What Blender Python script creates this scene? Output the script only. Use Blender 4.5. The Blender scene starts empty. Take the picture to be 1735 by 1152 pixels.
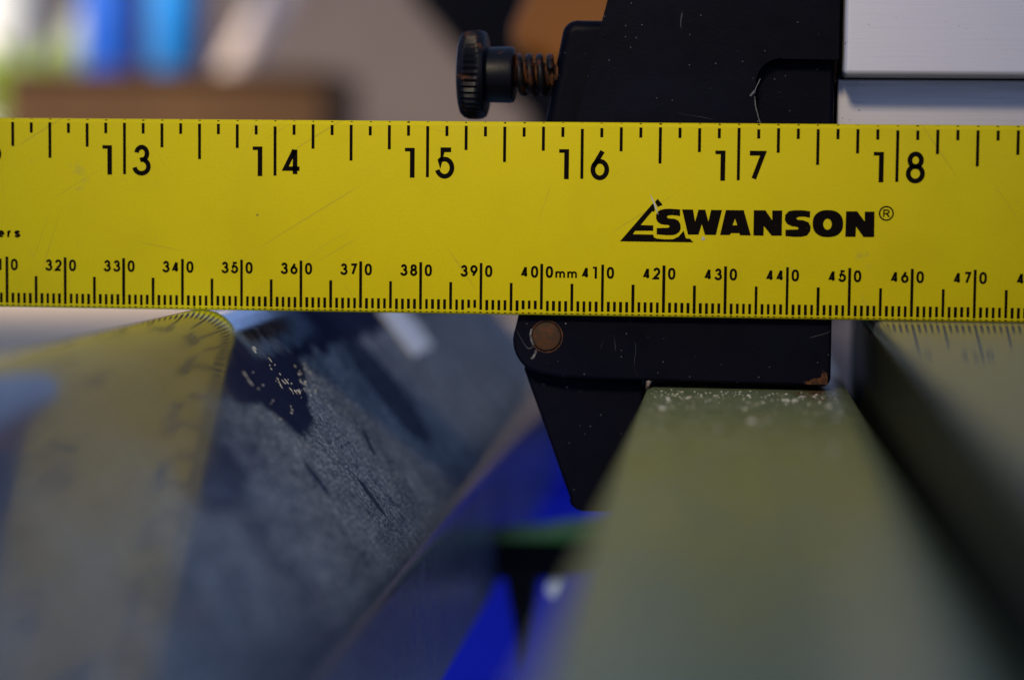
import bpy, bmesh, math, random
from mathutils import Vector, Matrix, noise as mnoise
from mathutils.geometry import tessellate_polygon

random.seed(7)
scene = bpy.context.scene
COL = scene.collection
MM = 0.001

# ------------------------------------------------------------------ camera
cam_data = bpy.data.cameras.new("camera")
cam = bpy.data.objects.new("camera", cam_data)
COL.objects.link(cam)
scene.camera = cam
yaw, pitch, roll = (math.radians(a) for a in (-5.4533, 4.1548, 0.5683))
fwd = Vector((math.sin(yaw) * math.cos(pitch), math.cos(yaw) * math.cos(pitch), -math.sin(pitch)))
rt0 = Vector((math.cos(yaw), -math.sin(yaw), 0))
up0 = rt0.cross(fwd)
rt = rt0 * math.cos(roll) + up0 * math.sin(roll)
up = -rt0 * math.sin(roll) + up0 * math.cos(roll)
m = Matrix((rt, up, -fwd)).transposed().to_4x4()
m.translation = Vector((30.192, -366.279, 22.599)) * MM
cam.matrix_world = m
cam_data.sensor_width = 36
cam_data.lens = 36 * 3800 / 1735
cam_data.clip_start = 0.01
cam_data.clip_end = 50
cam_data.dof.use_dof = True
cam_data.dof.focus_distance = 0.3675
cam_data.dof.aperture_fstop = 7.2
cam_data.dof.aperture_blades = 0

# ------------------------------------------------------------------ world and lamps
world = bpy.data.worlds.new("World")
scene.world = world
world.use_nodes = True
bgn = world.node_tree.nodes["Background"]
bgn.inputs[0].default_value = (0.30, 0.43, 0.78, 1)
bgn.inputs[1].default_value = 0.72


def lamp(name, loc, target, size, size_y, power, color, spread=180):
    d = bpy.data.lights.new(name, 'AREA')
    d.shape = 'RECTANGLE'
    d.size, d.size_y = size, size_y
    d.energy = power
    d.color = color
    d.spread = math.radians(spread)
    o = bpy.data.objects.new(name, d)
    COL.objects.link(o)
    o.location = loc
    o.rotation_euler = (Vector(target) - Vector(loc)).to_track_quat('-Z', 'Y').to_euler()
    return o


# unseen key lamp behind the camera, and an added lamp brightening the background
lamp("key_lamp", (-0.16, -0.95, 0.60), (-0.014, 0, 0.034), 0.18, 0.16, 0.092, (1.0, 0.83, 0.57), 14.5)
lamp("background_lamp", (-0.62, 0.42, 0.55), (-0.27, 0.92, 0.12), 0.22, 0.22, 5.0, (1.0, 0.90, 0.78), 90)

vs = scene.view_settings
vs.view_transform = 'Standard'
vs.look = 'None'
vs.exposure = 0
vs.gamma = 1
vs.use_curve_mapping = False
scene.cycles.max_bounces = 8

# ------------------------------------------------------------------ material helpers


class N:
    """small node builder"""

    def __init__(self, name):
        self.m = bpy.data.materials.new(name)
        self.m.use_nodes = True
        self.t = self.m.node_tree
        self.b = self.t.nodes["Principled BSDF"]
        self._c = None

    def new(self, kind, **kw):
        n = self.t.nodes.new(kind)
        for k, v in kw.items():
            setattr(n, k, v)
        return n

    def put(self, sock, v):
        if isinstance(v, bpy.types.NodeSocket):
            self.t.links.new(v, sock)
        elif isinstance(v, (tuple, list)) and len(v) == 3 and sock.type == 'RGBA':
            sock.default_value = (*v, 1)
        else:
            sock.default_value = v

    def coord(self):
        if self._c is None:
            self._c = self.new('ShaderNodeTexCoord').outputs['Object']
        return self._c

    def xyz(self):
        s = self.new('ShaderNodeSeparateXYZ')
        self.put(s.inputs[0], self.coord())
        return s.outputs

    def mth(self, op, a, b=0.0, c=0.0, clamp=False):
        n = self.new('ShaderNodeMath', operation=op, use_clamp=clamp)
        for i, v in enumerate((a, b, c)):
            self.put(n.inputs[i], v)
        return n.outputs[0]

    def mapped(self, scale=(1, 1, 1), rot=(0, 0, 0)):
        n = self.new('ShaderNodeMapping')
        self.put(n.inputs[0], self.coord())
        n.inputs['Scale'].default_value = scale
        n.inputs['Rotation'].default_value = rot
        return n.outputs[0]

    def turned(self, ang, scale):
        n1 = self.new('ShaderNodeMapping')
        self.put(n1.inputs[0], self.coord())
        n1.inputs['Rotation'].default_value = (0, ang, 0)
        n2 = self.new('ShaderNodeMapping')
        self.put(n2.inputs[0], n1.outputs[0])
        n2.inputs['Scale'].default_value = scale
        return n2.outputs[0]

    def noise(self, scale, detail=3, rough=0.55, vec=None, dist=0.0):
        n = self.new('ShaderNodeTexNoise')
        self.put(n.inputs['Vector'], vec if vec is not None else self.coord())
        n.inputs['Scale'].default_value = scale
        n.inputs['Detail'].default_value = detail
        n.inputs['Roughness'].default_value = rough
        n.inputs['Distortion'].default_value = dist
        return n.outputs[0]

    def voro(self, scale, vec=None):
        n = self.new('ShaderNodeTexVoronoi')
        self.put(n.inputs['Vector'], vec if vec is not None else self.coord())
        n.inputs['Scale'].default_value = scale
        return n

    def ramp(self, v, a, b, lo=0.0, hi=1.0):
        n = self.new('ShaderNodeMapRange', interpolation_type='SMOOTHSTEP')
        self.put(n.inputs[0], v)
        for i, q in enumerate((a, b, lo, hi)):
            n.inputs[i + 1].default_value = q
        return n.outputs[0]

    def mix(self, f, a, b):
        n = self.new('ShaderNodeMix', data_type='RGBA')
        self.put(n.inputs[0], f)
        self.put(n.inputs[6], a)
        self.put(n.inputs[7], b)
        return n.outputs[2]

    def specks(self, scale, size, keep):
        """sparse round flecks: 1 inside a fleck"""
        v = self.voro(scale)
        near = self.ramp(v.outputs['Distance'], size * 0.6, size, 1, 0)
        sep = self.new('ShaderNodeSeparateColor')
        self.put(sep.inputs[0], v.outputs['Color'])
        return self.mth('MULTIPLY', near, self.mth('LESS_THAN', sep.outputs[0], keep))

    def bump(self, h, strength, dist):
        n = self.new('ShaderNodeBump')
        n.inputs['Strength'].default_value = strength
        n.inputs['Distance'].default_value = dist
        self.put(n.inputs['Height'], h)
        self.put(self.b.inputs['Normal'], n.outputs[0])

    def set(self, color=None, rough=None, metal=None, spec=None, coat=None):
        for k, v in (('Base Color', color), ('Roughness', rough), ('Metallic', metal), ('Specular IOR Level', spec), ('Coat Weight', coat)):
            if v is not None:
                self.put(self.b.inputs[k], v)
        return self.m


M = {}

# yellow paint of the ruler: smudges, hairline scratches, chips
n = N("ruler_yellow_paint")
x, y, z = n.xyz()
sm = n.ramp(n.noise(55, 4, 0.6), 0.42, 0.72, 0, 0.22)
col = n.mix(sm, (0.590, 0.478, 0.003), (0.43, 0.342, 0.005))
fine = n.ramp(n.noise(2600, 2, 0.6), 0.3, 0.7, 0, 0.10)
col = n.mix(fine, col, (0.30, 0.24, 0.02))
for ang, sx, sz, th in ((0.55, 22, 1500, 0.70), (-0.95, 26, 1300, 0.70), (1.25, 30, 1600, 0.71), (-0.2, 24, 1400, 0.72)):
    line = n.ramp(n.noise(1.0, 1, 0.4, n.turned(ang, (sx, 1, sz))), th, th + 0.05)
    gate = n.ramp(n.noise(38, 1, 0.5, n.mapped((1, 1, 1), (0.3, ang, 0))), 0.50, 0.60)
    col = n.mix(n.mth('MULTIPLY', n.mth('MULTIPLY', line, gate), 0.25), col, (0.20, 0.16, 0.04))
sp = n.specks(210, 0.07, 0.10)
col = n.mix(n.mth('MULTIPLY', sp, 0.6), col, (0.12, 0.10, 0.04))
sp = n.specks(150, 0.06, 0.05)
col = n.mix(n.mth('MULTIPLY', sp, 0.5), col, (0.55, 0.50, 0.32))
rub = n.mth('MULTIPLY', n.ramp(n.noise(160, 5, 0.7), 0.60, 0.70), n.ramp(n.noise(30, 1), 0.52, 0.62))
col = n.mix(n.mth('MULTIPLY', rub, 0.30), col, (0.26, 0.22, 0.08))
n.set(col, n.ramp(n.noise(90, 3), 0.3, 0.7, 0.45, 0.6), 0.0, 0.07)
n.bump(n.noise(1500, 2), 0.05, 0.0001)
M['yellow'] = n.m

n = N("ruler_black_ink")
worn = n.ramp(n.noise(900, 4, 0.75), 0.68, 0.74)
n.set(n.mix(n.mth('MULTIPLY', worn, 0.6), (0.004, 0.0025, 0.002), (0.30, 0.24, 0.03)), 0.6, 0, 0.03)
M['ink'] = n.m

n = N("black_powder_coat")
c1 = n.mix(n.ramp(n.noise(35, 4), 0.35, 0.7), (0.0010, 0.0010, 0.0042), (0.0026, 0.0027, 0.0090))
c1 = n.mix(n.mth('MULTIPLY', n.specks(1150, 0.15, 0.12), 0.32), c1, (0.25, 0.27, 0.33))
c1 = n.mix(n.mth('MULTIPLY', n.specks(520, 0.075, 0.06), 0.5), c1, (0.4, 0.4, 0.42))
sc = n.ramp(n.mth('ABSOLUTE', n.mth('SUBTRACT', n.noise(60, 2, 0.5, n.mapped((1, 1, 1), (0, 0.6, 0)), 0.8), 0.5)), 0, 0.004, 1, 0)
c1 = n.mix(n.mth('MULTIPLY', n.mth('MULTIPLY', sc, n.ramp(n.noise(110, 2), 0.58, 0.66)), 0.25), c1, (0.25, 0.25, 0.26))
n.set(c1, n.ramp(n.noise(300, 2), 0.3, 0.7, 0.42, 0.60), 0, 0.06)
n.bump(n.noise(2200, 3, 0.6), 0.22, 0.00012)
M['black'] = n.m

n = N("rusty_black_steel")  # black steel mottled with rust, for the spring
n.set(n.mix(n.ramp(n.noise(400, 3), 0.45, 0.66), (0.004, 0.003, 0.004), (0.075, 0.022, 0.006)), 0.5, 0.1, 0.2)
n.bump(n.noise(1500, 3), 0.2, 0.0001)
M['dark_steel'] = n.m

n = N("black_knob_with_rust")
n.set(n.mix(n.ramp(n.noise(260, 4, 0.65), 0.56, 0.70), (0.0022, 0.0022, 0.005), (0.055, 0.018, 0.006)), 0.42, 0, 0.16)
n.bump(n.noise(1500, 3), 0.25, 0.0001)
M['knob'] = n.m

n = N("rusty_steel")
n.set(n.mix(n.ramp(n.noise(700, 4, 0.7), 0.35, 0.65), (0.022, 0.010, 0.005), (0.13, 0.042, 0.010)), 0.75, 0.1, 0.3)
n.bump(n.noise(2500, 3), 0.5, 0.0002)
M['rust'] = n.m

n = N("pin_brown_bronze")
n.set(n.mix(n.ramp(n.noise(500, 4, 0.6), 0.35, 0.7), (0.032, 0.020, 0.009), (0.085, 0.027, 0.007)), 0.65, 0.1, 0.25)
n.bump(n.noise(1800, 3), 0.3, 0.0001)
M['pin'] = n.m

n = N("brushed_anodised_aluminium")
br = n.noise(1.0, 3, 0.6, n.mapped((60, 60, 9000)))
c1 = n.mix(n.ramp(br, 0.3, 0.7, 0, 0.5), (0.60, 0.57, 0.60), (0.47, 0.45, 0.48))
c1 = n.mix(n.mth('MULTIPLY', n.specks(330, 0.075, 0.18), 0.7), c1, (0.06, 0.06, 0.09))
c1 = n.mix(n.mth('MULTIPLY', n.specks(900, 0.12, 0.10), 0.6), c1, (0.07, 0.07, 0.09))
n.set(c1, n.ramp(br, 0.3, 0.7, 0.38, 0.55), 0.35, 0.5)
n.bump(br, 0.08, 0.0001)
M['alu'] = n.m

# grey-green enamelled rail with a film of dust
n = N("grey_green_rail_enamel")
d = n.ramp(n.noise(1500, 4, 0.65), 0.40, 0.72, 0, 0.5)
c1 = n.mix(d, (0.115, 0.140, 0.065), (0.27, 0.30, 0.18))
c1 = n.mix(n.ramp(n.noise(130, 4, 0.65), 0.45, 0.72, 0, 0.55), c1, (0.20, 0.225, 0.12))
c1 = n.mix(n.mth('MULTIPLY', n.specks(95, 0.16, 0.10), 0.55), c1, (0.20, 0.075, 0.03))
x, y, z = n.xyz()
rs = n.mth('MULTIPLY', n.ramp(n.mth('ADD', n.mth('MULTIPLY', n.mth('ABSOLUTE', n.mth('SUBTRACT', x, 0.0455)), 160), n.mth('MULTIPLY', n.mth('ABSOLUTE', n.mth('ADD', y, 0.002)), 60)), 0.3, 1.1, 1, 0), n.ramp(n.noise(450, 4, 0.7), 0.42, 0.58))
c1 = n.mix(rs, c1, (0.10, 0.028, 0.008))
n.set(c1, n.ramp(n.noise(300, 3), 0.3, 0.7, 0.26, 0.40), 0.0, 0.55)
n.bump(n.noise(900, 4), 0.06, 0.0002)
M['rail'] = n.m

n = N("polished_cast_table")
n.set(n.mix(n.ramp(n.noise(300, 3), 0.3, 0.7), (0.07, 0.07, 0.06), (0.11, 0.11, 0.09)), n.ramp(n.noise(220, 3), 0.3, 0.7, 0.06, 0.11), 0.0, 0.5)
x, y, z = n.xyz()
dustb = n.new('ShaderNodeBsdfDiffuse')
n.put(dustb.inputs[0], (0.20, 0.20, 0.165))
msh = n.new('ShaderNodeMixShader')
n.put(msh.inputs[0], n.mth('ADD', n.ramp(n.noise(500, 4, 0.7), 0.35, 0.75, 0.0, 0.30), n.ramp(y, -0.055, 0.0, 0.52, 0.24)))
n.t.links.new(n.b.outputs[0], msh.inputs[1])
n.t.links.new(dustb.outputs[0], msh.inputs[2])
n.t.links.new(msh.outputs[0], n.t.nodes['Material Output'].inputs['Surface'])
M['table'] = n.m

# navy glossy sloping body, with a wiped patch near the ruler and frosted dust below
n = N("navy_enamel_with_dust")
x, y, z = n.xyz()
s = n.mth('ADD', n.mth('MULTIPLY', n.mth('ADD', x, 0.0195), 0.618), n.mth('MULTIPLY', n.mth('ADD', z, 0.0392), -0.786))


def gauss(c, w, a):
    q = n.mth('DIVIDE', n.mth('SUBTRACT', y, c), w)
    return n.mth('MULTIPLY', n.mth('POWER', 2.718, n.mth('MULTIPLY', n.mth('MULTIPLY', q, q), -1.0)), a)


edge = n.mth('ADD', n.mth('ADD', gauss(-0.014, 0.020, 0.0115), gauss(-0.077, 0.013, 0.011)), -0.0385)
edge = n.mth('ADD', edge, n.mth('MULTIPLY', n.mth('SUBTRACT', n.noise(90, 2, 0.5), 0.5), 0.009))
near = n.ramp(y, -0.060, -0.030, 1, 0)
cover = n.mth('ADD', n.mth('MULTIPLY', n.ramp(n.mth('SUBTRACT', s, edge), -0.0006, 0.0022), n.mth('SUBTRACT', 1.0, near)), n.mth('MULTIPLY', n.ramp(n.mth('SUBTRACT', s, edge), -0.012, 0.014), near))
haze = n.ramp(y, -0.120, -0.015, 0.17, 0.012)
crest = n.mth('MULTIPLY', n.ramp(s, -0.050, -0.036), n.ramp(s, -0.011, 0.003, 1.0, 0.12))
grain = n.mth('MAXIMUM', n.mth('MULTIPLY', n.ramp(n.noise(1600, 2, 0.7), 0.45, 0.62), 0.55), n.specks(1900, 0.48, 0.42))
film = n.ramp(n.noise(70, 4, 0.6), 0.3, 0.7, 0.08, 0.28)


def blot(cy, cs, wy, ws, skew=0.0):
    """a dust-free mark: 1 inside an ellipse in depth and distance down the slope"""
    ds = n.mth('SUBTRACT', s, cs)
    p_ = n.mth('DIVIDE', n.mth('SUBTRACT', n.mth('SUBTRACT', y, cy), n.mth('MULTIPLY', ds, skew)), wy)
    q_ = n.mth('DIVIDE', ds, ws)
    r_ = n.mth('ADD', n.mth('MULTIPLY', p_, p_), n.mth('MULTIPLY', q_, q_))
    r_ = n.mth('ADD', r_, n.mth('MULTIPLY', n.mth('SUBTRACT', n.noise(260, 2), 0.5), 0.9))
    return n.ramp(r_, 0.75, 1.15, 1, 0)


dash = n.mth('MAXIMUM', n.mth('MAXIMUM', blot(0.019, -0.0195, 0.0016, 0.0028, -1.1), blot(-0.0065, -0.012, 0.0014, 0.0042, -0.1)), blot(-0.030, -0.020, 0.0016, 0.0036, 0.0))
dash = n.mth('MAXIMUM', dash, blot(-0.077, -0.0285, 0.016, 0.0055, 0.0))
dash = n.mth('MAXIMUM', dash, n.mth('MULTIPLY', blot(0.066, -0.026, 0.014, 0.014, 0.0), 0.9))  # dust left out here to imitate a dark reflection
amount = n.mth('MULTIPLY', n.mth('MULTIPLY', n.mth('MULTIPLY', cover, crest), n.mth('SUBTRACT', 1.0, n.mth('MULTIPLY', dash, 0.85))), n.mth('ADD', n.mth('MULTIPLY', grain, 0.66), film), clamp=True)
amount = n.mth('MAXIMUM', amount, haze)
c1 = n.mix(n.ramp(n.noise(40, 2), 0.3, 0.7), (0.014, 0.019, 0.062), (0.020, 0.027, 0.080))
# crest paint rubbed to brushed metal beside the ruler, tinted blue as painted sheen
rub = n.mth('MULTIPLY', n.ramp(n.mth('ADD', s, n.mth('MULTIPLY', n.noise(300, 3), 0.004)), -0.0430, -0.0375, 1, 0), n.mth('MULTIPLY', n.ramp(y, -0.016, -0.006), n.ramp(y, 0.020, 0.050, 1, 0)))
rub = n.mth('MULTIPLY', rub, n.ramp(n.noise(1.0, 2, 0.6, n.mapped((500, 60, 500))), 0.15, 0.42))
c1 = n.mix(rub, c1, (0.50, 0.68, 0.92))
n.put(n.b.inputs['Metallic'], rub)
n.set(c1, n.mth('ADD', n.mth('ADD', n.ramp(n.noise(150, 2), 0.3, 0.7, 0.06, 0.12), n.mth('MULTIPLY', rub, 0.04)), n.ramp(s, -0.001, 0.003, 0.0, 0.20)), None, n.ramp(s, -0.002, 0.003, 0.5, 0.17))
dustb = n.new('ShaderNodeBsdfDiffuse')
n.put(dustb.inputs[0], n.mix(n.ramp(n.noise(500, 3), 0.35, 0.65), (0.30, 0.355, 0.39), (0.58, 0.61, 0.60)))
msh = n.new('ShaderNodeMixShader')
n.put(msh.inputs[0], amount)
n.t.links.new(n.b.outputs[0], msh.inputs[1])
n.t.links.new(dustb.outputs[0], msh.inputs[2])
n.t.links.new(msh.outputs[0], n.t.nodes['Material Output'].inputs['Surface'])
M['navy'] = n.m


def simple(key, name, a, b, rough, scale=60, metal=0.0, spec=0.4, bump=0.1, bdist=0.001, detail=4):
    n = N(name)
    n.set(n.mix(n.ramp(n.noise(scale, detail, 0.6), 0.3, 0.7), a, b), rough, metal, spec)
    if bump:
        n.bump(n.noise(scale * 3, detail), bump, bdist)
    M[key] = n.m


simple('crumb', "pale_sawdust", (0.42, 0.38, 0.27), (0.62, 0.60, 0.52), 0.9, 900)
simple('chalk', "pale_scrape", (0.30, 0.29, 0.27), (0.5, 0.49, 0.46), 0.8, 900)
simple('cardboard', "brown_cardboard", (0.042, 0.017, 0.003), (0.060, 0.026, 0.005), 0.9, 14)
simple('blue_plastic', "blue_plastic", (0.004, 0.11, 0.36), (0.012, 0.17, 0.48), 0.35, 12, spec=0.5)
simple('blue_tote', "deep_blue_plastic", (0.004, 0.014, 0.48), (0.007, 0.020, 0.58), 0.5, 9, spec=0.2)
simple('white_plastic', "white_plastic", (0.75, 0.75, 0.73), (0.82, 0.82, 0.80), 0.4, 20)
simple('leaf', "yellow_green_leaf", (0.13, 0.20, 0.012), (0.20, 0.28, 0.02), 0.6, 40)
simple('clay', "pale_pot", (0.42, 0.40, 0.36), (0.5, 0.48, 0.43), 0.8, 30)
simple('bench', "beige_bench_board", (0.55, 0.40, 0.26), (0.61, 0.45, 0.30), 0.8, 10)
simple('wall', "mauve_grey_wall", (0.118, 0.090, 0.079), (0.155, 0.120, 0.106), 0.9, 4)
simple('black_rubber', "matt_black_plastic", (0.0025, 0.002, 0.003), (0.004, 0.0035, 0.005), 0.7, 30, spec=0.1)
simple('orange', "orange_plastic", (0.34, 0.095, 0.002), (0.42, 0.125, 0.003), 0.5, 20)
simple('pink_wood', "pale_pink_rod", (0.92, 0.72, 0.60), (0.95, 0.78, 0.68), 0.5, 40)
simple('green_trim', "green_plastic_trim", (0.07, 0.20, 0.02), (0.10, 0.26, 0.03), 0.4, 50)
simple('apron', "dark_table_side", (0.006, 0.007, 0.004), (0.013, 0.014, 0.008), 0.5, 300, spec=0.15)  # table side much darker than its top
simple('glint_white', "white_glint_and_tip", (0.84, 0.84, 0.84), (0.90, 0.90, 0.90), 0.6, 120)  # white of the painted glint strip; the screw tip shares it
simple('scuff', "dull_grey_scuff", (0.05, 0.05, 0.055), (0.16, 0.155, 0.15), 0.8, 1800)
simple('grey_plastic', "grey_green_plastic", (0.22, 0.24, 0.20), (0.28, 0.30, 0.26), 0.4, 20)
simple('deep_blue', "deep_blue_bottle_plastic", (0.002, 0.04, 0.26), (0.005, 0.065, 0.34), 0.35, 12, spec=0.5)

# ------------------------------------------------------------------ mesh helpers (all in millimetres)


def link(name, me, mat, parent=None, smooth=False):
    if mat is not None:
        me.materials.append(mat)
    if smooth:
        for p in me.polygons:
            p.use_smooth = True
    o = bpy.data.objects.new(name, me)
    COL.objects.link(o)
    if parent is not None:
        o.parent = parent
        o.matrix_parent_inverse = Matrix.Translation(-parent.location)
    return o


def mesh(name, verts, faces, mat, parent=None, smooth=False):
    me = bpy.data.meshes.new(name)
    me.from_pydata([(v[0] * MM, v[1] * MM, v[2] * MM) for v in verts], [], faces)
    me.validate()
    bm = bmesh.new()
    bm.from_mesh(me)
    bmesh.ops.recalc_face_normals(bm, faces=bm.faces)
    bm.to_mesh(me)
    bm.free()
    return link(name, me, mat, parent, smooth)


def bevel(o, w, seg=3, ang=35):
    b = o.modifiers.new("bevel", 'BEVEL')
    b.width = w * MM
    b.segments = seg
    b.limit_method = 'ANGLE'
    b.angle_limit = math.radians(ang)
    b.harden_normals = True
    for p in o.data.polygons:
        p.use_smooth = True
    return o


def prism(name, pts, y0, y1, mat, parent=None, bev=0, seg=3):
    """outline in the x,z plane, extruded from depth y0 to y1"""
    k = len(pts)
    v = [(p[0], y0, p[1]) for p in pts] + [(p[0], y1, p[1]) for p in pts]
    f = [tuple(range(k)), tuple(range(2 * k - 1, k - 1, -1))]
    f += [(i, i + k, (i + 1) % k + k, (i + 1) % k) for i in range(k)]
    o = mesh(name, v, f, mat, parent)
    return bevel(o, bev, seg) if bev else o


def box(name, x0, x1, y0, y1, z0, z1, mat, parent=None, bev=0, seg=3):
    return prism(name, [(x0, z0), (x1, z0), (x1, z1), (x0, z1)], y0, y1, mat, parent, bev, seg)


def lathe(name, prof, centre, axis, mat, parent=None, seg=48, ridge=None):
    """prof: (distance along the axis, radius); axis 'X', 'Y' or 'Z'"""
    v, f = [], []
    for i, (a, r) in enumerate(prof):
        for j in range(seg):
            t = 2 * math.pi * j / seg
            rr = r
            if ridge and i in ridge:
                rr = r - (ridge[i] if j % 2 else 0)
            p, q = rr * math.cos(t), rr * math.sin(t)
            d = {'X': (a, p, q), 'Y': (p, a, q), 'Z': (p, q, a)}[axis]
            v.append(tuple(centre[k] + d[k] for k in range(3)))
    for i in range(len(prof) - 1):
        for j in range(seg):
            f.append((i * seg + j, i * seg + (j + 1) % seg, (i + 1) * seg + (j + 1) % seg, (i + 1) * seg + j))
    f.append(tuple(range(seg)))
    f.append(tuple(range((len(prof) - 1) * seg, len(prof) * seg)))
    o = mesh(name, v, f, mat, parent)
    me = o.data
    for p in me.polygons:
        p.use_smooth = len(p.vertices) == 4
    me.set_sharp_from_angle(angle=math.radians(38))
    return o


def tube(name, path, rad, mat, parent=None, seg=10):
    v, f = [], []
    k = len(path)
    P = [Vector(p) for p in path]
    rads = rad if isinstance(rad, (list, tuple)) else [rad] * k
    ref = Vector((0.13, 0.37, 0.91)).normalized()
    for i, p in enumerate(P):
        d = (P[min(i + 1, k - 1)] - P[max(i - 1, 0)]).normalized()
        a = d.cross(ref).normalized()
        b = d.cross(a)
        for j in range(seg):
            t = 2 * math.pi * j / seg
            v.append(tuple(p + (a * math.cos(t) + b * math.sin(t)) * rads[i]))
    for i in range(k - 1):
        for j in range(seg):
            f.append((i * seg + j, i * seg + (j + 1) % seg, (i + 1) * seg + (j + 1) % seg, (i + 1) * seg + j))
    f.append(tuple(range(seg)))
    f.append(tuple(range((k - 1) * seg, k * seg)))
    return mesh(name, v, f, mat, parent, True)


def empty(name, loc):
    o = bpy.data.objects.new(name, None)
    o.empty_display_size = 0.01
    COL.objects.link(o)
    o.location = Vector(loc) * MM
    return o


def tag(o, label=None, cat=None, group=None, kind=None):
    for k, v in (('label', label), ('category', cat), ('group', group), ('kind', kind)):
        if v:
            o[k] = v
    return o


def arc(cx, cz, r, a0, a1, k=10, rz=None):
    rz = r if rz is None else rz
    return [(cx + r * math.cos(math.radians(a0 + (a1 - a0) * i / k)), cz + rz * math.sin(math.radians(a0 + (a1 - a0) * i / k))) for i in range(k + 1)]


# ------------------------------------------------------------------ glyphs for the print on the ruler


def stroke(pts, t, closed=False):
    """flat ribbon of width t along a centre line, mitred"""
    P = [Vector(p) for p in pts]
    k = len(P)
    L, R_ = [], []
    for i in range(k):
        if closed:
            d0, d1 = (P[i] - P[i - 1]).normalized(), (P[(i + 1) % k] - P[i]).normalized()
        else:
            d0 = (P[i] - P[i - 1]).normalized() if i else (P[1] - P[0]).normalized()
            d1 = (P[i + 1] - P[i]).normalized() if i < k - 1 else d0
        n0, n1 = Vector((-d0.y, d0.x)), Vector((-d1.y, d1.x))
        mv = n0 + n1
        if mv.length < 1e-6:
            mv = n0
        mv.normalize()
        s_ = min(t / 2 / max(mv.dot(n0), 0.2), t * 1.3)
        L.append(P[i] + mv * s_)
        R_.append(P[i] - mv * s_)
    v = [tuple(q) for q in L] + [tuple(q) for q in R_]
    f = [(i, (i + 1) % k, (i + 1) % k + k, i + k) for i in range(k if closed else k - 1)]
    return v, f


def tess(loops):
    tri = tessellate_polygon([[Vector((p[0], p[1], 0)) for p in lp] for lp in loops])
    v = [p for lp in loops for p in lp]
    return v, [tuple(q) for q in tri]


def glyph(ch, w, h, t):
    a, b = w - t, h - t

    def S(pts):
        return [(t / 2 + p[0] * a, t / 2 + p[1] * b) for p in pts]
    out = []
    if ch == '0':
        lp = []
        for i in range(36):
            q = 2 * math.pi * i / 36
            c_, s_ = math.cos(q), math.sin(q)
            lp.append((0.5 + 0.5 * math.copysign(abs(c_) ** 0.82, c_), 0.5 + 0.5 * math.copysign(abs(s_) ** 0.82, s_)))
        out.append(stroke(S(lp), t, True))
    elif ch == '1':
        out.append(tess([[(0, h), (w, h), (w, 0), (w - t, 0), (w - t, h - 0.76 * t), (0, h - 0.76 * t)]]))
    elif ch == '2':
        out.append(stroke(S(arc(0.5, 0.70, 0.46, 168, -38, 16, 0.30) + [(0.03, 0), (1, 0)]), t))
    elif ch == '3':
        out.append(stroke(S(arc(0.5, 0.755, 0.39, 172, -78, 18, 0.245)), t))
        out.append(stroke(S([(0.38, 0.5), (0.5, 0.525)] + arc(0.48, 0.265, 0.52, 84, -172, 20, 0.265)), t))
    elif ch == '4':
        out.append(stroke(S([(0.70, 0), (0.70, 0.98)]), t))
        out.append(stroke(S([(0.66, 0.97), (0.05, 0.22), (1, 0.22)]), t * 0.95))
    elif ch == '5':
        out.append(stroke(S([(0.93, 1), (0.30, 1), (0.15, 0.50)] + arc(0.46, 0.325, 0.54, 128, -165, 20, 0.325)), t))
    elif ch in '69':
        c_ = arc(0.5, 0.31, 0.5, 0, 350, 30, 0.31)
        l_ = [(0.68, 1.0), (0.045, 0.42)]
        if ch == '9':
            c_ = [(1 - p[0], 1 - p[1]) for p in c_]
            l_ = [(1 - p[0], 1 - p[1]) for p in l_]
        out.append(stroke(S(c_), t, True))
        out.append(stroke(S(l_), t))
    elif ch == '7':
        out.append(stroke(S([(0, 1), (0.93, 1), (0.30, 0)]), t))
    elif ch == '8':
        out.append(stroke(S(arc(0.5, 0.765, 0.40, 0, 350, 28, 0.235)), t, True))
        out.append(stroke(S(arc(0.5, 0.27, 0.5, 0, 350, 28, 0.27)), t, True))
    elif ch == 'm':
        out.append(stroke(S([(0, -0.12), (0, 1.1)]), t))
        out.append(stroke(S([(0, 0.55)] + arc(0.25, 0.66, 0.25, 160, 0, 10, 0.34) + [(0.5, -0.12)]), t))
        out.append(stroke(S([(0.5, 0.55)] + arc(0.75, 0.66, 0.25, 160, 0, 10, 0.34) + [(1.0, -0.12)]), t))
    elif ch == 'e':
        out.append(stroke(S([(0.02, 0.5), (1, 0.5)] + arc(0.5, 0.5, 0.5, 0, 318, 22)[1:]), t))
    elif ch == 'r':
        out.append(stroke(S([(0.1, -0.15), (0.1, 1.1)]), t))
        out.append(stroke(S([(0.1, 0.5), (0.25, 0.85), (0.6, 1.0), (0.95, 0.96)]), t))
    elif ch == 's':
        out.append(stroke(S([(0.95, 0.80), (0.75, 0.98), (0.35, 1.0), (0.08, 0.80), (0.25, 0.57), (0.75, 0.45), (0.95, 0.22), (0.70, 0.02), (0.30, 0.0), (0.03, 0.20)]), t))
    return out


INK_Y = -0.03


def ink(name, pieces, parent, label=None):
    """pieces: list of (verts2d, faces, dx, dz) -> one flat printed mark"""
    v, f = [], []
    for pv, pf, dx, dz in pieces:
        o_ = len(v)
        v += [(p[0] + dx, INK_Y, p[1] + dz) for p in pv]
        f += [tuple(i + o_ for i in q) for q in pf]
    me = bpy.data.meshes.new(name)
    me.from_pydata([(a * MM, b * MM, c * MM) for a, b, c in v], [], f)
    o = link(name, me, M['ink'], parent)
    if label:
        o['label'] = label
    return o


def rect(x0, x1, z0, z1):
    return [(x0, z0), (x1, z0), (x1, z1), (x0, z1)], [(0, 1, 2, 3)]


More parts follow.
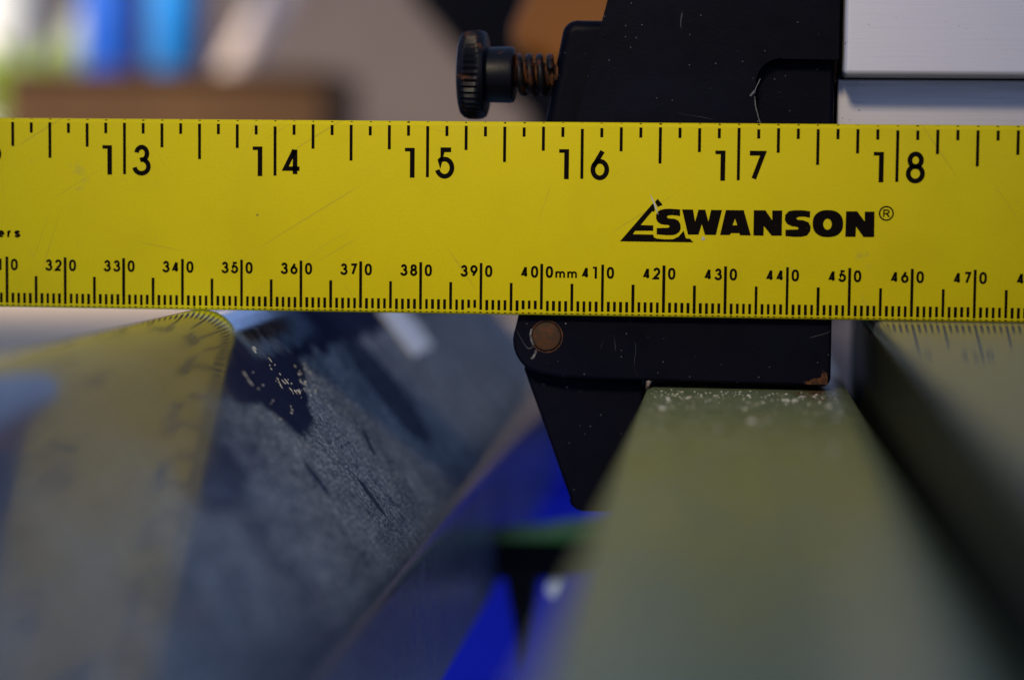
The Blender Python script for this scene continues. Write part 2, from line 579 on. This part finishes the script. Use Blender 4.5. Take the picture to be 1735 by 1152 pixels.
# ------------------------------------------------------------------ the yellow ruler, standing on its edge
RH = 31.6
ruler = tag(empty('ruler', (0, 0.5, 0)), 'yellow steel ruler with black inch and millimetre scales standing on its edge across the picture', 'ruler')
prof = [(0.0, 0.55), (0.05, 0.30), (0.20, 0.10), (0.45, 0.0), (0.85, 0.0), (1.05, 0.15), (1.10, 0.5),
        (1.10, 31.1), (1.05, 31.4), (0.85, 31.58), (0.60, 31.6), (0.35, 31.52), (0.12, 31.25), (0.0, 30.85)]
k = len(prof)
xs = [-400 + 610 * i / 122 for i in range(123)]
rv, rf = [], []
for X in xs:
    for (py, pz) in prof:
        rv.append((X, py, pz))
for i in range(len(xs) - 1):
    for j in range(k):
        rf.append((i * k + j, i * k + (j + 1) % k, (i + 1) * k + (j + 1) % k, (i + 1) * k + j))
rf += [tuple(range(k)), tuple(range((len(xs) - 1) * k, len(xs) * k))]
blade = mesh('blade', rv, rf, M['yellow'], ruler)
for p in blade.data.polygons:
    p.use_smooth = len(p.vertices) == 4
blade.data.set_sharp_from_angle(angle=math.radians(50))

rnd = random.Random(3)
# inch scale along the top: eighths of an inch
pc, fr = [], []
for e in range(1, 24 * 8):
    X = e * 25.4 / 8 - 400
    if not -330 < X < 205:
        continue
    ln = 9.2 if e % 8 == 0 else 6.6 if e % 4 == 0 else 4.7 if e % 2 == 0 else 2.45
    top = RH - rnd.choice((0.75, 0.8, 0.85, 0.95, 0.7, 1.1 if e % 8 == 0 else 0.8))
    pc.append((*rect(X - 0.245, X + 0.245, RH - ln, top), 0, 0))
    # worn remains of the stroke where it runs over the rounded edge
    for q in range(rnd.choice((1, 1, 2))):
        zz = 31.27 + rnd.random() * 0.2
        ww = 0.14 + rnd.random() * 0.10
        fr.append((X + rnd.uniform(-0.06, 0.06), ww, zz, 0.11 + rnd.random() * 0.12))
ink('inch_scale', pc, ruler)
# millimetre scale along the bottom
pc = []
for e in range(1, 609):
    X = e - 400
    if not -330 < X < 205:
        continue
    ln = 8.45 if e % 10 == 0 else 5.25 if e % 5 == 0 else 2.4
    bot = 0.62 + rnd.random() * 0.16 + (0.3 if e in (397, 398, 399, 400, 388, 389) else 0)
    wd = 0.23 + rnd.uniform(-0.015, 0.02)
    pc.append((*rect(X - wd, X + wd, bot, ln), 0, 0))
    fr.append((X + rnd.uniform(-0.05, 0.05), 0.2, 0.24 + rnd.random() * 0.08, 0.10 + rnd.random() * 0.08))
ink('millimetre_scale', pc, ruler)


def edge_y(zz):
    for (y0, z0), (y1, z1) in ((prof[11], prof[12]), (prof[12], prof[13]), (prof[2], prof[1]), (prof[1], prof[0])):
        lo, hi = min(z0, z1), max(z0, z1)
        if lo <= zz <= hi:
            return y0 + (y1 - y0) * (zz - z0) / (z1 - z0)
    return 0.0


v, f = [], []
for X, w_, zz, h_ in fr:
    o_ = len(v)
    za, zb = zz, min(zz + h_, 31.5)
    v += [(X - w_, edge_y(za) - 0.05, za), (X + w_, edge_y(za) - 0.05, za), (X + w_ * 0.8, edge_y(zb) - 0.05, zb), (X - w_ * 0.8, edge_y(zb) - 0.05, zb)]
    f.append((o_, o_ + 1, o_ + 2, o_ + 3))
me = bpy.data.meshes.new('worn_edge_marks')
me.from_pydata([(a * MM, b * MM, c * MM) for a, b, c in v], [], f)
link('worn_edge_marks', me, M['ink'], ruler)['kind'] = 'stuff'

# inch numerals, one digit either side of the stroke
for i in range(10, 22):
    X = i * 25.4 - 400
    pieces = []
    a, b = str(i)
    wa = 1.62 if a == '1' else 3.0
    pieces += [(v_, f_, X - 2.13 - wa, RH - 9.3) for v_, f_ in glyph(a, wa, 4.88, 0.78)]
    wb = 1.62 if b == '1' else 3.05
    wb = {'4': 3.3, '7': 3.15}.get(b, wb)
    tall = 5.12 if b in '035689' else 4.9
    pieces += [(v_, f_, X + (1.4 if b != '4' else 1.2), RH - 9.3 - (tall - 4.88) / 2) for v_, f_ in glyph(b, wb, tall, 0.78)]
    ink('inch_numeral', pieces, ruler)
# millimetre numerals
for i in range(27, 55):
    X = i * 10 - 400
    a, b = str(i)
    pieces = []
    for ch, x0 in ((a, -3.40), (b, -1.78), ('0', 0.66)):
        w_ = 0.70 if ch == '1' else 1.22
        if ch == '1':
            x0 = x0 + (0.16 if x0 > -2 else 0.4)
        pieces += [(v_, f_, X + x0, 6.15) for v_, f_ in glyph(ch, w_, 1.95, 0.39)]
    ink('millimetre_numeral', pieces, ruler)
pieces = [(v_, f_, 2.25, 6.15) for v_, f_ in glyph('m', 1.6, 1.15, 0.31)] + [(v_, f_, 4.2, 6.15) for v_, f_ in glyph('m', 1.6, 1.15, 0.31)]
ink('unit_lettering', pieces, ruler)
pieces = []
for ch, x0, w_ in (('e', -91.55, 1.15), ('r', -89.95, 0.82), ('s', -88.75, 1.14)):
    pieces += [(v_, f_, x0, 11.65) for v_, f_ in glyph(ch, w_, 1.2, 0.37)]
ink('word_lettering', pieces, ruler)

LOGO_TRIANGLE = [[(12.76, 12.282), (18.049, 18.547), (18.242, 18.218), (18.396, 17.467), (18.235, 17.167), (17.924, 17.219), (16.107, 14.984), (18.156, 14.953), (18.169, 14.067), (15.233, 14.031), (14.853, 13.472), (18.177, 13.458), (18.295, 12.994), (18.851, 12.801), (20.181, 12.707), (21.396, 12.745), (22.274, 13.176), (22.817, 13.792), (23.087, 14.182), (23.493, 12.915), (24.156, 12.868), (24.717, 12.266)]]
LOGO_SQUARE = [[(18.812, 19.274), (19.656, 18.289), (18.832, 17.948), (18.377, 18.772)]]
LOGO_LETTERS = [('S', [[(22.483, 17.58), (22.499, 16.497), (22.001, 16.58), (21.117, 16.647), (20.51, 16.563), (20.347, 16.362), (20.572, 16.121), (21.125, 16.094), (21.678, 16.045), (22.234, 15.775), (22.575, 15.171), (22.64, 14.508), (22.428, 13.953), (21.937, 13.559), (21.276, 13.385), (20.392, 13.374), (18.731, 13.487), (18.716, 14.517), (19.489, 14.559), (20.484, 14.593), (20.759, 14.707), (20.812, 14.874), (20.588, 15.037), (20.035, 15.053), (19.37, 15.155), (18.867, 15.515), (18.605, 16.01), (18.596, 16.673), (18.788, 17.118), (19.226, 17.455), (19.887, 17.628), (20.549, 17.691), (21.654, 17.648)]]), ('W', [[(22.792, 17.605), (24.579, 17.592), (24.94, 15.641), (25.461, 17.58), (26.562, 17.592), (27.089, 15.667), (27.499, 17.57), (29.259, 17.568), (28.336, 13.505), (26.573, 13.506), (26.027, 15.212), (25.525, 13.526), (23.815, 13.505)]]), ('A', [[(29.883, 17.579), (32.778, 17.577), (33.99, 13.49), (32.253, 13.503), (32.11, 13.843), (30.764, 13.827), (30.582, 13.533), (29.013, 13.514)], [(31.406, 16.194), (31.748, 15.138), (30.998, 15.13)]]), ('N', [[(34.394, 17.595), (36.263, 17.616), (37.396, 16.008), (37.367, 17.595), (38.979, 17.613), (38.969, 13.517), (37.356, 13.497), (36.054, 15.053), (36.048, 13.481), (34.398, 13.495)]]), ('S', [[(43.47, 17.527), (43.456, 16.471), (42.556, 16.631), (41.709, 16.621), (41.239, 16.394), (41.464, 16.141), (42.397, 16.067), (43.251, 15.736), (43.602, 15.058), (43.532, 14.29), (43.038, 13.602), (42.11, 13.368), (40.924, 13.354), (39.564, 13.473), (39.545, 14.497), (40.562, 14.544), (41.494, 14.572), (41.66, 14.745), (41.487, 14.947), (40.552, 15.073), (39.782, 15.439), (39.415, 16.032), (39.467, 16.885), (39.998, 17.488), (40.842, 17.668), (42.197, 17.683)]]), ('O', [[(48.798, 15.597), (48.782, 15.143), (48.713, 14.786), (48.593, 14.472), (48.423, 14.194), (48.207, 13.954), (47.946, 13.752), (47.642, 13.591), (47.295, 13.473), (46.899, 13.4), (46.393, 13.37), (45.886, 13.387), (45.488, 13.451), (45.136, 13.56), (44.825, 13.713), (44.556, 13.909), (44.329, 14.144), (44.149, 14.418), (44.016, 14.73), (43.932, 15.085), (43.898, 15.539), (43.914, 15.993), (43.984, 16.35), (44.105, 16.665), (44.275, 16.942), (44.492, 17.183), (44.753, 17.384), (45.058, 17.544), (45.405, 17.662), (45.8, 17.735), (46.306, 17.763), (46.812, 17.746), (47.21, 17.682), (47.561, 17.573), (47.872, 17.419), (48.141, 17.224), (48.367, 16.989), (48.547, 16.716), (48.68, 16.404), (48.764, 16.05)], [(46.96, 15.473), (46.954, 15.334), (46.932, 15.199), (46.894, 15.07), (46.841, 14.951), (46.774, 14.844), (46.696, 14.753), (46.607, 14.679), (46.51, 14.625), (46.407, 14.591), (46.302, 14.579), (46.196, 14.589), (46.092, 14.62), (45.993, 14.672), (45.901, 14.744), (45.818, 14.833), (45.747, 14.938), (45.69, 15.056), (45.646, 15.183), (45.619, 15.318), (45.608, 15.457), (45.613, 15.595), (45.636, 15.731), (45.674, 15.86), (45.727, 15.979), (45.794, 16.085), (45.872, 16.176), (45.961, 16.25), (46.058, 16.304), (46.161, 16.338), (46.266, 16.35), (46.372, 16.341), (46.476, 16.309), (46.575, 16.257), (46.667, 16.186), (46.749, 16.096), (46.82, 15.992), (46.878, 15.874), (46.921, 15.746), (46.949, 15.611)]]), ('N', [[(49.213, 17.592), (50.983, 17.612), (52.23, 16.011), (52.197, 17.575), (53.763, 17.593), (53.8, 13.479), (52.082, 13.458), (50.866, 15.145), (50.817, 13.476), (49.163, 13.473)]])]
LOGO_REG = ((55.653, 17.325), 1.176000000000002)
emblem = ink('emblem_triangle', [(*tess(LOGO_TRIANGLE), 0, 0), (*tess(LOGO_SQUARE), 0, 0)], ruler)
for ch, loops in LOGO_LETTERS:
    ink('brand_letter', [(*tess(loops), 0, 0)], ruler)
(cx, cz), rr = LOGO_REG
pieces = [(*stroke(arc(cx, cz, rr - 0.09, 0, 350, 35), 0.24, True), 0, 0)]
q = 0.0955
pieces += [(*stroke([(cx - 0.40, cz - 0.60), (cx - 0.40, cz + 0.52), (cx + 0.18, cz + 0.52), (cx + 0.42, cz + 0.36), (cx + 0.42, cz + 0.14), (cx + 0.18, cz - 0.02), (cx - 0.38, cz - 0.02)], 0.22), 0, 0),
           (*stroke([(cx + 0.02, cz - 0.02), (cx + 0.50, cz - 0.60)], 0.24), 0, 0)]
ink('registered_mark', pieces, ruler)
# a gouge through the emblem's tip, with the bare metal showing
gv, gf = [], []
path = [(17.55, 20.0), (17.75, 19.55), (17.95, 19.2), (18.12, 18.9), (18.3, 18.4), (18.5, 17.9), (18.75, 17.2), (18.95, 16.7)]
wid = [0.02, 0.07, 0.11, 0.10, 0.13, 0.12, 0.08, 0.02]
for (gx, gz), w_ in zip(path, wid):
    gv += [(gx - w_ * 0.9, -0.05, gz - w_ * 0.4), (gx + w_ * 0.9, -0.05, gz + w_ * 0.4)]
gf = [(2 * i, 2 * i + 1, 2 * i + 3, 2 * i + 2) for i in range(len(path) - 1)]
mesh('gouge', gv, gf, M['chalk'], ruler)
dv = [(26.3 + (0.28 + 0.08 * math.sin(i * 2.3)) * math.cos(i * math.pi / 8), -0.05, 12.9 + (0.30 + 0.07 * math.cos(i * 1.7)) * math.sin(i * math.pi / 8)) for i in range(16)]
mesh('paint_chip', dv, [tuple(range(16))], M['chalk'], ruler)

# ------------------------------------------------------------------ the saw: sloping body on the left, rail, table
cr = 13.4
P_ = [(-78, -68), (-72.5, -26)]
P_ += arc(-56.8, -cr, cr, 160, 90 - 51.8, 26)
P_ += [(-21.5, -36.65), (-20.3, -38.1), (-19.7, -39.6), (-19.4, -41.5), (-19.2, -66.8), (-19.8, -68)]
slope = prism('machine_body', P_, -330, 300, M['navy'])
for p in slope.data.polygons:
    p.use_smooth = len(p.vertices) == 4
slope.data.set_sharp_from_angle(angle=math.radians(24))
tag(slope, 'dusty dark navy sloping machine body with rounded crest under the ruler at left', 'machine body')
glint_white = prism('glint_strip', [(-45.2, -6.35), (-37.2, -16.5), (-37.05, -16.38), (-45.05, -6.23)], 116, 146, M['glint_white'])  # white strip painted in as a glint on the far slope
tag(glint_white, 'short white strip standing in for a glint on the navy slope behind the ruler', 'glint_white')

rail = prism('fence_rail', [(17.0, -45), (17.0, -13.2), (17.4, -12.3), (18.4, -11.9), (47.3, -11.9), (49.3, -12.2), (51.0, -13.1), (52.2, -15.0), (52.6, -18), (52.6, -45)], -330, 260, M['rail'], None)
for p in rail.data.polygons:
    p.use_smooth = len(p.vertices) == 4
rail.data.set_sharp_from_angle(angle=math.radians(28))
tag(rail, 'grey-green flat-topped rail running towards the camera under the black bracket', 'rail')

table = empty('saw_table', (137, -134, -42))
tag(table, 'polished grey table top at right, mirroring the end of the ruler', 'table')
tb = [(220, -4.0), (220, 0), (55.4, 0), (54.8, -0.15), (54.35, -0.5), (54.2, -1.1), (54.2, -4.0)]
top = prism('table_top', tb, -330, 62, M['table'], table)
for p in top.data.polygons:
    p.use_smooth = len(p.vertices) == 4
top.data.set_sharp_from_angle(angle=math.radians(40))
prism('apron', [(53.9, -42), (219, -42), (219, -4.0), (54.3, -4.0), (54.0, -2.4), (53.9, -3.0)], -329, 61, M['apron'], table)

# ------------------------------------------------------------------ the black fence head clamped on the rail
head = tag(empty('clamp_bracket', (25, 10, -11.9)), 'black cast clamp bracket behind the ruler with side screw and lower hook', 'fence head')
# front plate with a rounded pocket at the lower right, and the thicker casting behind it
front = [(-2.4, 2.0), (10.1, 51.6), (14.5, 74), (47.7, 74), (47.7, 42.0)]
front += [(38.5, 42.1)] + arc(38.5, 38.1, 4.1, 90, 180, 10) + [(34.3, 36.0), (34.6, 33.0), (36.2, 29.0), (40, 26.5), (47.7, 26.0), (47.7, 2.0)]
prism('front_plate', front, 2.6, 5.6, M['black'], head, 0.6)
prism('casting', [(-1.4, -1.0), (10.9, 51.6), (15.2, 73.4), (47.2, 73.4), (47.2, -1.0)], 5.6, 42, M['black'], head, 0.8)
fl = [(-6.0, 2.0), (1.95, 45.6)] + arc(4.7, 46.2, 2.6, 172, 95, 8) + [(8.9, 48.75), (12.5, 46.5), (12.0, 2.0)]
prism('side_flange', fl, 9.5, 26, M['black'], head, 1.9, 5)
arm = [(-3.6, 1.5)] + arc(0.9, -4.3, 5.75, 160, 238, 12) + [(-0.3, -9.75), (3.0, -10.35), (9.0, -10.55), (46.6, -11.05), (47.4, -10.2), (47.4, 1.5)]
prism('lower_arm', arm, 2.2, 30, M['black'], head, 0.55)
pw = [(-3.3, -6.0), (-3.3, -9.6), (4.6, -31.0)] + arc(7.0, -30.6, 2.7, 205, 270, 8) + [(11.5, -33.3), (16.6, -31), (16.75, -12.4), (15.6, -9.0), (8, -6.0)]
pawl = prism('hook', pw, 6.5, 24, M['black'], head, 0.7)
pin = lathe('pivot_pin', [(2.9, 2.42), (2.12, 2.40), (1.92, 2.25), (1.86, 1.9), (1.86, 0.05)], (0.75, 0, -3.6), 'Y', M['pin'], head, 40)
v = []
ring = arc(0.75, -3.6, 2.62, 0, 350, 40)
rv2, rf2 = stroke(ring, 0.18, True)
mesh('pin_ring', [(a, 2.14, b) for a, b in rv2], rf2, M['rust'], head)
# pale scrapes on the casting
rv2, rf2 = stroke([(-1.75, -2.4), (-1.95, -3.4), (-1.75, -4.3), (-1.45, -5.0)], 0.32)
mesh('scrape', [(a, 2.13, b) for a, b in rv2], rf2, M['scuff'], head)
rv2, rf2 = stroke([(-0.95, -5.9), (-1.1, -6.5), (-1.45, -7.1), (-1.8, -7.35)], 0.36)
mesh('scrape', [(a, 2.13, b) for a, b in rv2], rf2, M['scuff'], head)
for pts, w_ in (([(35.1, 38.9), (34.4, 37.4), (34.25, 36.6)], 0.12), ([(34.3, 37.0), (33.5, 36.1)], 0.30), ([(34.25, 36.0), (34.4, 34.5), (34.9, 32.6), (35.4, 31.3)], 0.15)):
    rv2, rf2 = stroke(pts, w_)
    mesh('scrape', [(a, 2.53, b) for a, b in rv2], rf2, M['scuff'], head)
# rust creeping round the arm's lower corner
rng = random.Random(11)
for cx_, cz_, rx_, rz_ in ((45.6, -10.35, 1.5, 0.75), (46.4, -9.4, 0.55, 0.9), (43.9, -10.6, 0.8, 0.4)):
    rb = []
    for i in range(20):
        t = 2 * math.pi * i / 20
        r_ = 0.75 + 0.45 * rng.random()
        rb.append((min(cx_ + rx_ * r_ * math.cos(t), 46.9), max(cz_ + rz_ * r_ * math.sin(t), -10.75)))
    mesh('rust_patch', [(p[0], 2.12 + 0.01 * cz_ % 0.03, p[1]) for p in rb], [tuple(range(len(rb)))], M['rust'], head)

# the adjusting screw: knurled knob, collar, spring and rusty thread, all one turning piece on the flange
thr = []
for i in range(61):
    a = -7.5 + 12 * i / 60
    thr.append((a, 2.15 if i % 4 < 2 else 1.8))
screw = lathe('adjusting_screw', thr, (0, 12, 39.7), 'X', M['rust'], head, 24)
kp = [(-15.0, 0.4), (-15.25, 3.0), (-15.25, 5.6), (-14.95, 6.6), (-14.4, 7.15), (-13.6, 7.45), (-12.2, 7.5), (-11.2, 7.35), (-10.7, 7.0), (-10.45, 6.3), (-10.45, 2.0)]
lathe('knob', kp, (0, 12, 39.7), 'X', M['knob'], screw, 88, {4: 0.28, 5: 0.50, 6: 0.42, 7: 0.2})
lathe('collar', [(-10.6, 4.65), (-6.6, 4.75), (-6.1, 4.6), (-5.9, 4.2), (-5.9, 1.0)], (0, 12, 39.7), 'X', M['knob'], screw, 40)
sp_path = []
for i in range(121):
    t = i / 120
    ang = 2 * math.pi * 3.4 * t + 0.4
    sp_path.append((-5.6 + 6.0 * t, 12 + 3.05 * math.cos(ang), 39.7 + 3.05 * math.sin(ang)))
tube('spring', sp_path, 0.62, M['dark_steel'], screw, 10)

# ------------------------------------------------------------------ the aluminium fence
fence = tag(empty('rip_fence', (120, 20, 0.4)), 'silver brushed aluminium fence profile at upper right behind the ruler', 'fence')
prism('upper_profile', [(48.45, 39.5), (230, 39.5), (230, 88), (48.45, 88)], 2.4, 40, M['alu'], fence, 0.9, 3)
prism('lower_ledge', [(47.95, 0.4), (230, 0.4), (230, 39.3), (47.95, 39.3)], 11.5, 38, M['alu'], fence, 0.3, 2)

# ------------------------------------------------------------------ sawdust
def crumbs(name, spots, label):
    """spots: (centre, (half length, half width, half height), direction of the length, surface normal)"""
    bm = bmesh.new()
    rg = random.Random(21)
    for c_, (la, lb, lc), d_, n_ in spots:
        d_, n_ = Vector(d_).normalized(), Vector(n_).normalized()
        s_ = n_.cross(d_).normalized()
        mt = Matrix((d_, s_, n_)).transposed().to_4x4() @ Matrix.Diagonal((la * MM, lb * MM, lc * MM, 1))
        mt.translation = Vector(c_) * MM
        r_ = bmesh.ops.create_icosphere(bm, subdivisions=1, radius=1.0, matrix=mt)
        for vv in r_['verts']:
            vv.co += Vector((rg.uniform(-1, 1), rg.uniform(-1, 1), rg.uniform(-1, 1))) * min(la, lb) * 0.45 * MM
    me = bpy.data.meshes.new(name)
    bm.to_mesh(me)
    bm.free()
    o = link(name, me, M['crumb'])
    return tag(o, label, 'sawdust', None, 'stuff')


sp1 = []
for i in range(520):
    yy = 1.0 - abs(rng.gauss(0, 1)) * 11 - (rng.random() ** 2.5) * 75
    xx = rng.uniform(17.8, 48)
    s_ = 0.05 + 0.15 * rng.random() ** 3
    if i % 26 == 0:
        s_ = rng.uniform(0.22, 0.42)
    t_ = rng.uniform(0, 3.14)
    sp1.append(((xx, yy, -11.9 + s_ * 0.3), (s_ * rng.uniform(0.9, 2.2), s_, s_ * 0.6), (math.cos(t_), math.sin(t_), 0), (0, 0, 1)))
crumbs('sawdust', sp1, 'fine pale sawdust specks lying on the rail in front of the bracket')
sp2 = []
for cy_, cs_, k_, ln_ in ((-6.5, -39, 4, 0.9), (-7.5, -35.5, 9, 0.7), (-3, -33.7, 10, 0.55), (6.5, -35, 8, 0.3), (4.5, -32.8, 12, 0.3), (-21.6, -32.4, 3, 0.5), (-16, -31, 3, 0.4), (-24, -38, 5, 0.8), (-10, -43, 3, 0.6), (12, -36, 6, 0.3)):
    for q in range(k_):
        yy, ss = rng.gauss(cy_, 2.2), rng.gauss(cs_, 1.1)
        X, Z = -19.5 + 0.618 * ss, -39.2 - 0.786 * ss
        w_ = rng.uniform(0.05, 0.13)
        sp2.append(((X + 0.04, yy, Z + 0.03), (w_ + ln_ * rng.random() ** 2, w_, 0.08), (0.618, rng.uniform(-0.25, 0.25), -0.786), (0.786, 0, 0.618)))
crumbs('sawdust', sp2, 'pale wood fibres clinging to the dark navy slope below the ruler')

# ------------------------------------------------------------------ out-of-focus things behind
bench = box('bench_top', -900, 45, 330, 1420, -48, -30, M['bench'], None, 2)
tag(bench, 'blurred beige bench top behind the ruler at lower left', 'bench')
wall = box('back_wall', -900, 700, 1420, 1450, -400, 205, M['wall'])
tag(wall, None, None, None, 'structure')

tote = empty('blue_tote', (20, 420, -220))
tag(tote, 'deep blue plastic tote seen below between the navy slope and the rail', 'tote')
prism('tub', [(-150, -220), (-170, -70), (36, -70), (22, -220)], 320, 600, M['blue_tote'], tote, 6)
box('rim', -176, 40, 312, 608, -70, -56, M['blue_tote'], tote, 3)

# black clamp with a green stripe below the bracket
clamp = empty('clamp', (-12, 130, -90))
tag(clamp, 'blurred black clamp with green edge hanging below the bracket in front of blue', 'clamp')
prism('jaw', [(-32, -66), (-33, -60), (-24, -57.5), (14, -57), (14, -62.5), (-6, -65.5)], 120, 142, M['black_rubber'], clamp, 1.2)
prism('leg', [(-18.5, -62), (-10, -62), (-12.5, -80), (-14, -88), (-15, -80)], 124, 138, M['black_rubber'], clamp, 0.8)
prism('green_edge', [(-20, -57.4), (13.9, -56.8), (13.9, -54.6), (-3, -55.0), (-10, -56.2)], 119, 141, M['green_trim'], clamp, 0.4)
lathe('screw_tip', [(117.5, 1.0), (118, 1.9), (119.5, 2.1), (124, 2.1)], (-6.0, 0, -67.2), 'Y', M['glint_white'], clamp, 20)

# cardboard box on the bench
cb = empty('cardboard_box', (-262, 850, -30))
tag(cb, 'blurred brown cardboard box behind the ruler at upper left', 'box')
box('carton', -350, -180, 790, 900, -30, 74, M['cardboard'], cb, 1)
prism('flap', [(-352, 74.5), (-178, 74.5), (-178, 76.5), (-352, 76.5)], 786, 845, M['cardboard'], cb)
prism('flap', [(-350, 74.4), (-180, 74.4), (-180, 76.0), (-350, 76.0)], 848, 902, M['cardboard'], cb)


def bottle(cx, cy, z0, r, h, mat, capmat, label, cat='bottle'):
    e = empty('bottle', (cx, cy, z0))
    tag(e, label, cat)
    pf = [(0, r * 0.9), (2, r), (h * 0.28, r), (h * 0.32, r * 0.94), (h * 0.60, r * 0.94), (h * 0.64, r), (h * 0.74, r * 0.98), (h * 0.82, r * 0.82), (h * 0.88, r * 0.5), (h * 0.9, r * 0.36)]
    lathe('body', pf, (cx, cy, z0), 'Z', mat, e, 40)
    lathe('cap', [(h * 0.9, r * 0.44), (h, r * 0.42), (h * 1.01, r * 0.36)], (cx, cy, z0), 'Z', capmat, e, 30)
    return e


bottle(-312, 862, 76.5, 17, 190, M['deep_blue'], M['white_plastic'], 'left blurred blue bottle standing on the cardboard box')
bottle(-272, 850, 76.5, 15, 200, M['blue_plastic'], M['white_plastic'], 'right blurred blue bottle standing on the cardboard box')
bottle(-352, 985, -30, 26, 178, M['grey_plastic'], M['grey_plastic'], 'blurred grey jug just left of the blue bottles', 'jug')
bottle(-436, 1010, -30, 40, 260, M['white_plastic'], M['white_plastic'], 'bright blurred white jug at the far upper left', 'jug')

# leafy pot plant at far left
plant = empty('pot_plant', (-372, 900, -30))
tag(plant, 'blurred yellow-green leafy pot plant at the left edge', 'plant')
lathe('pot', [(0, 14), (32, 20), (36, 21.5), (40, 21), (40, 18)], (-372, 900, -30), 'Z', M['clay'], plant, 32)
v, f = [], []
for i in range(700):
    t = rng.uniform(0, 2 * math.pi)
    el = rng.uniform(0.15, 1.45)
    L_ = rng.uniform(20, 84)
    d = Vector((math.cos(t) * math.cos(el), math.sin(t) * math.cos(el), math.sin(el)))
    b = Vector((-372, 900, 8)) + d * L_
    sd = d.cross(Vector((rng.uniform(-1, 1), rng.uniform(-1, 1), rng.uniform(-1, 1)))).normalized()
    lw, ll = rng.uniform(2.5, 5), rng.uniform(8, 15)
    o_ = len(v)
    nn = d.cross(sd)
    v += [tuple(b), tuple(b + d * ll * 0.5 + sd * lw + nn * 1.0), tuple(b + d * ll), tuple(b + d * ll * 0.5 - sd * lw + nn * 1.0)]
    f += [(o_, o_ + 1, o_ + 2), (o_, o_ + 2, o_ + 3)]
tag(mesh('foliage', v, f, M['leaf'], plant), None, None, None, 'stuff')
for i in range(7):
    t = i * 0.9
    tube('stem', [(-372, 900, 6), (-372 + 8 * math.cos(t), 900 + 8 * math.sin(t), 40), (-372 + 24 * math.cos(t), 900 + 24 * math.sin(t), 72)], [1.2, 0.9, 0.5], M['leaf'], plant, 6)

# pale rod leaning behind the box
rod = tube('dowel_rod', [(-318, 930, -30), (-252, 915, 86), (-172, 905, 225)], 10.0, M['pink_wood'], None, 16)
tag(rod, 'bright pale pink rod leaning in the blurred background', 'rod')

# black tool case and orange tool behind the fence head
case = empty('tool_case', (-20, 520, -30))
tag(case, 'blurred black tool case behind the knob at top centre', 'tool case')
prism('shell', [(-60, -30), (-48, 46), (-70, 62), (-99, 96), (-97, 106), (-42, 112), (-38, 190), (80, 190), (80, -30)], 520, 640, M['black_rubber'], case, 5)  # unseen upper part shaped to cut off the blue reflection on the slope
prism('handle', [(-26, 190), (-22, 206), (56, 206), (60, 190), (52, 190), (49, 199), (-15, 199), (-18, 190)], 565, 585, M['black_rubber'], case, 1.5)
orange = empty('orange_tool', (30, 210, -11.9))
tag(orange, 'blurred orange power tool body behind the spring, left of the black bracket', 'power tool')
prism('housing', [(-25, 54), (-24, 60), (-19, 72), (-14, 100), (40, 102), (44, 60), (40, 47), (-8, 47)], 190, 230, M['orange'], orange, 5)
prism('foot', [(22, -11.9), (24, 47), (40, 47), (42, -11.9)], 195, 225, M['black_rubber'], orange, 2)
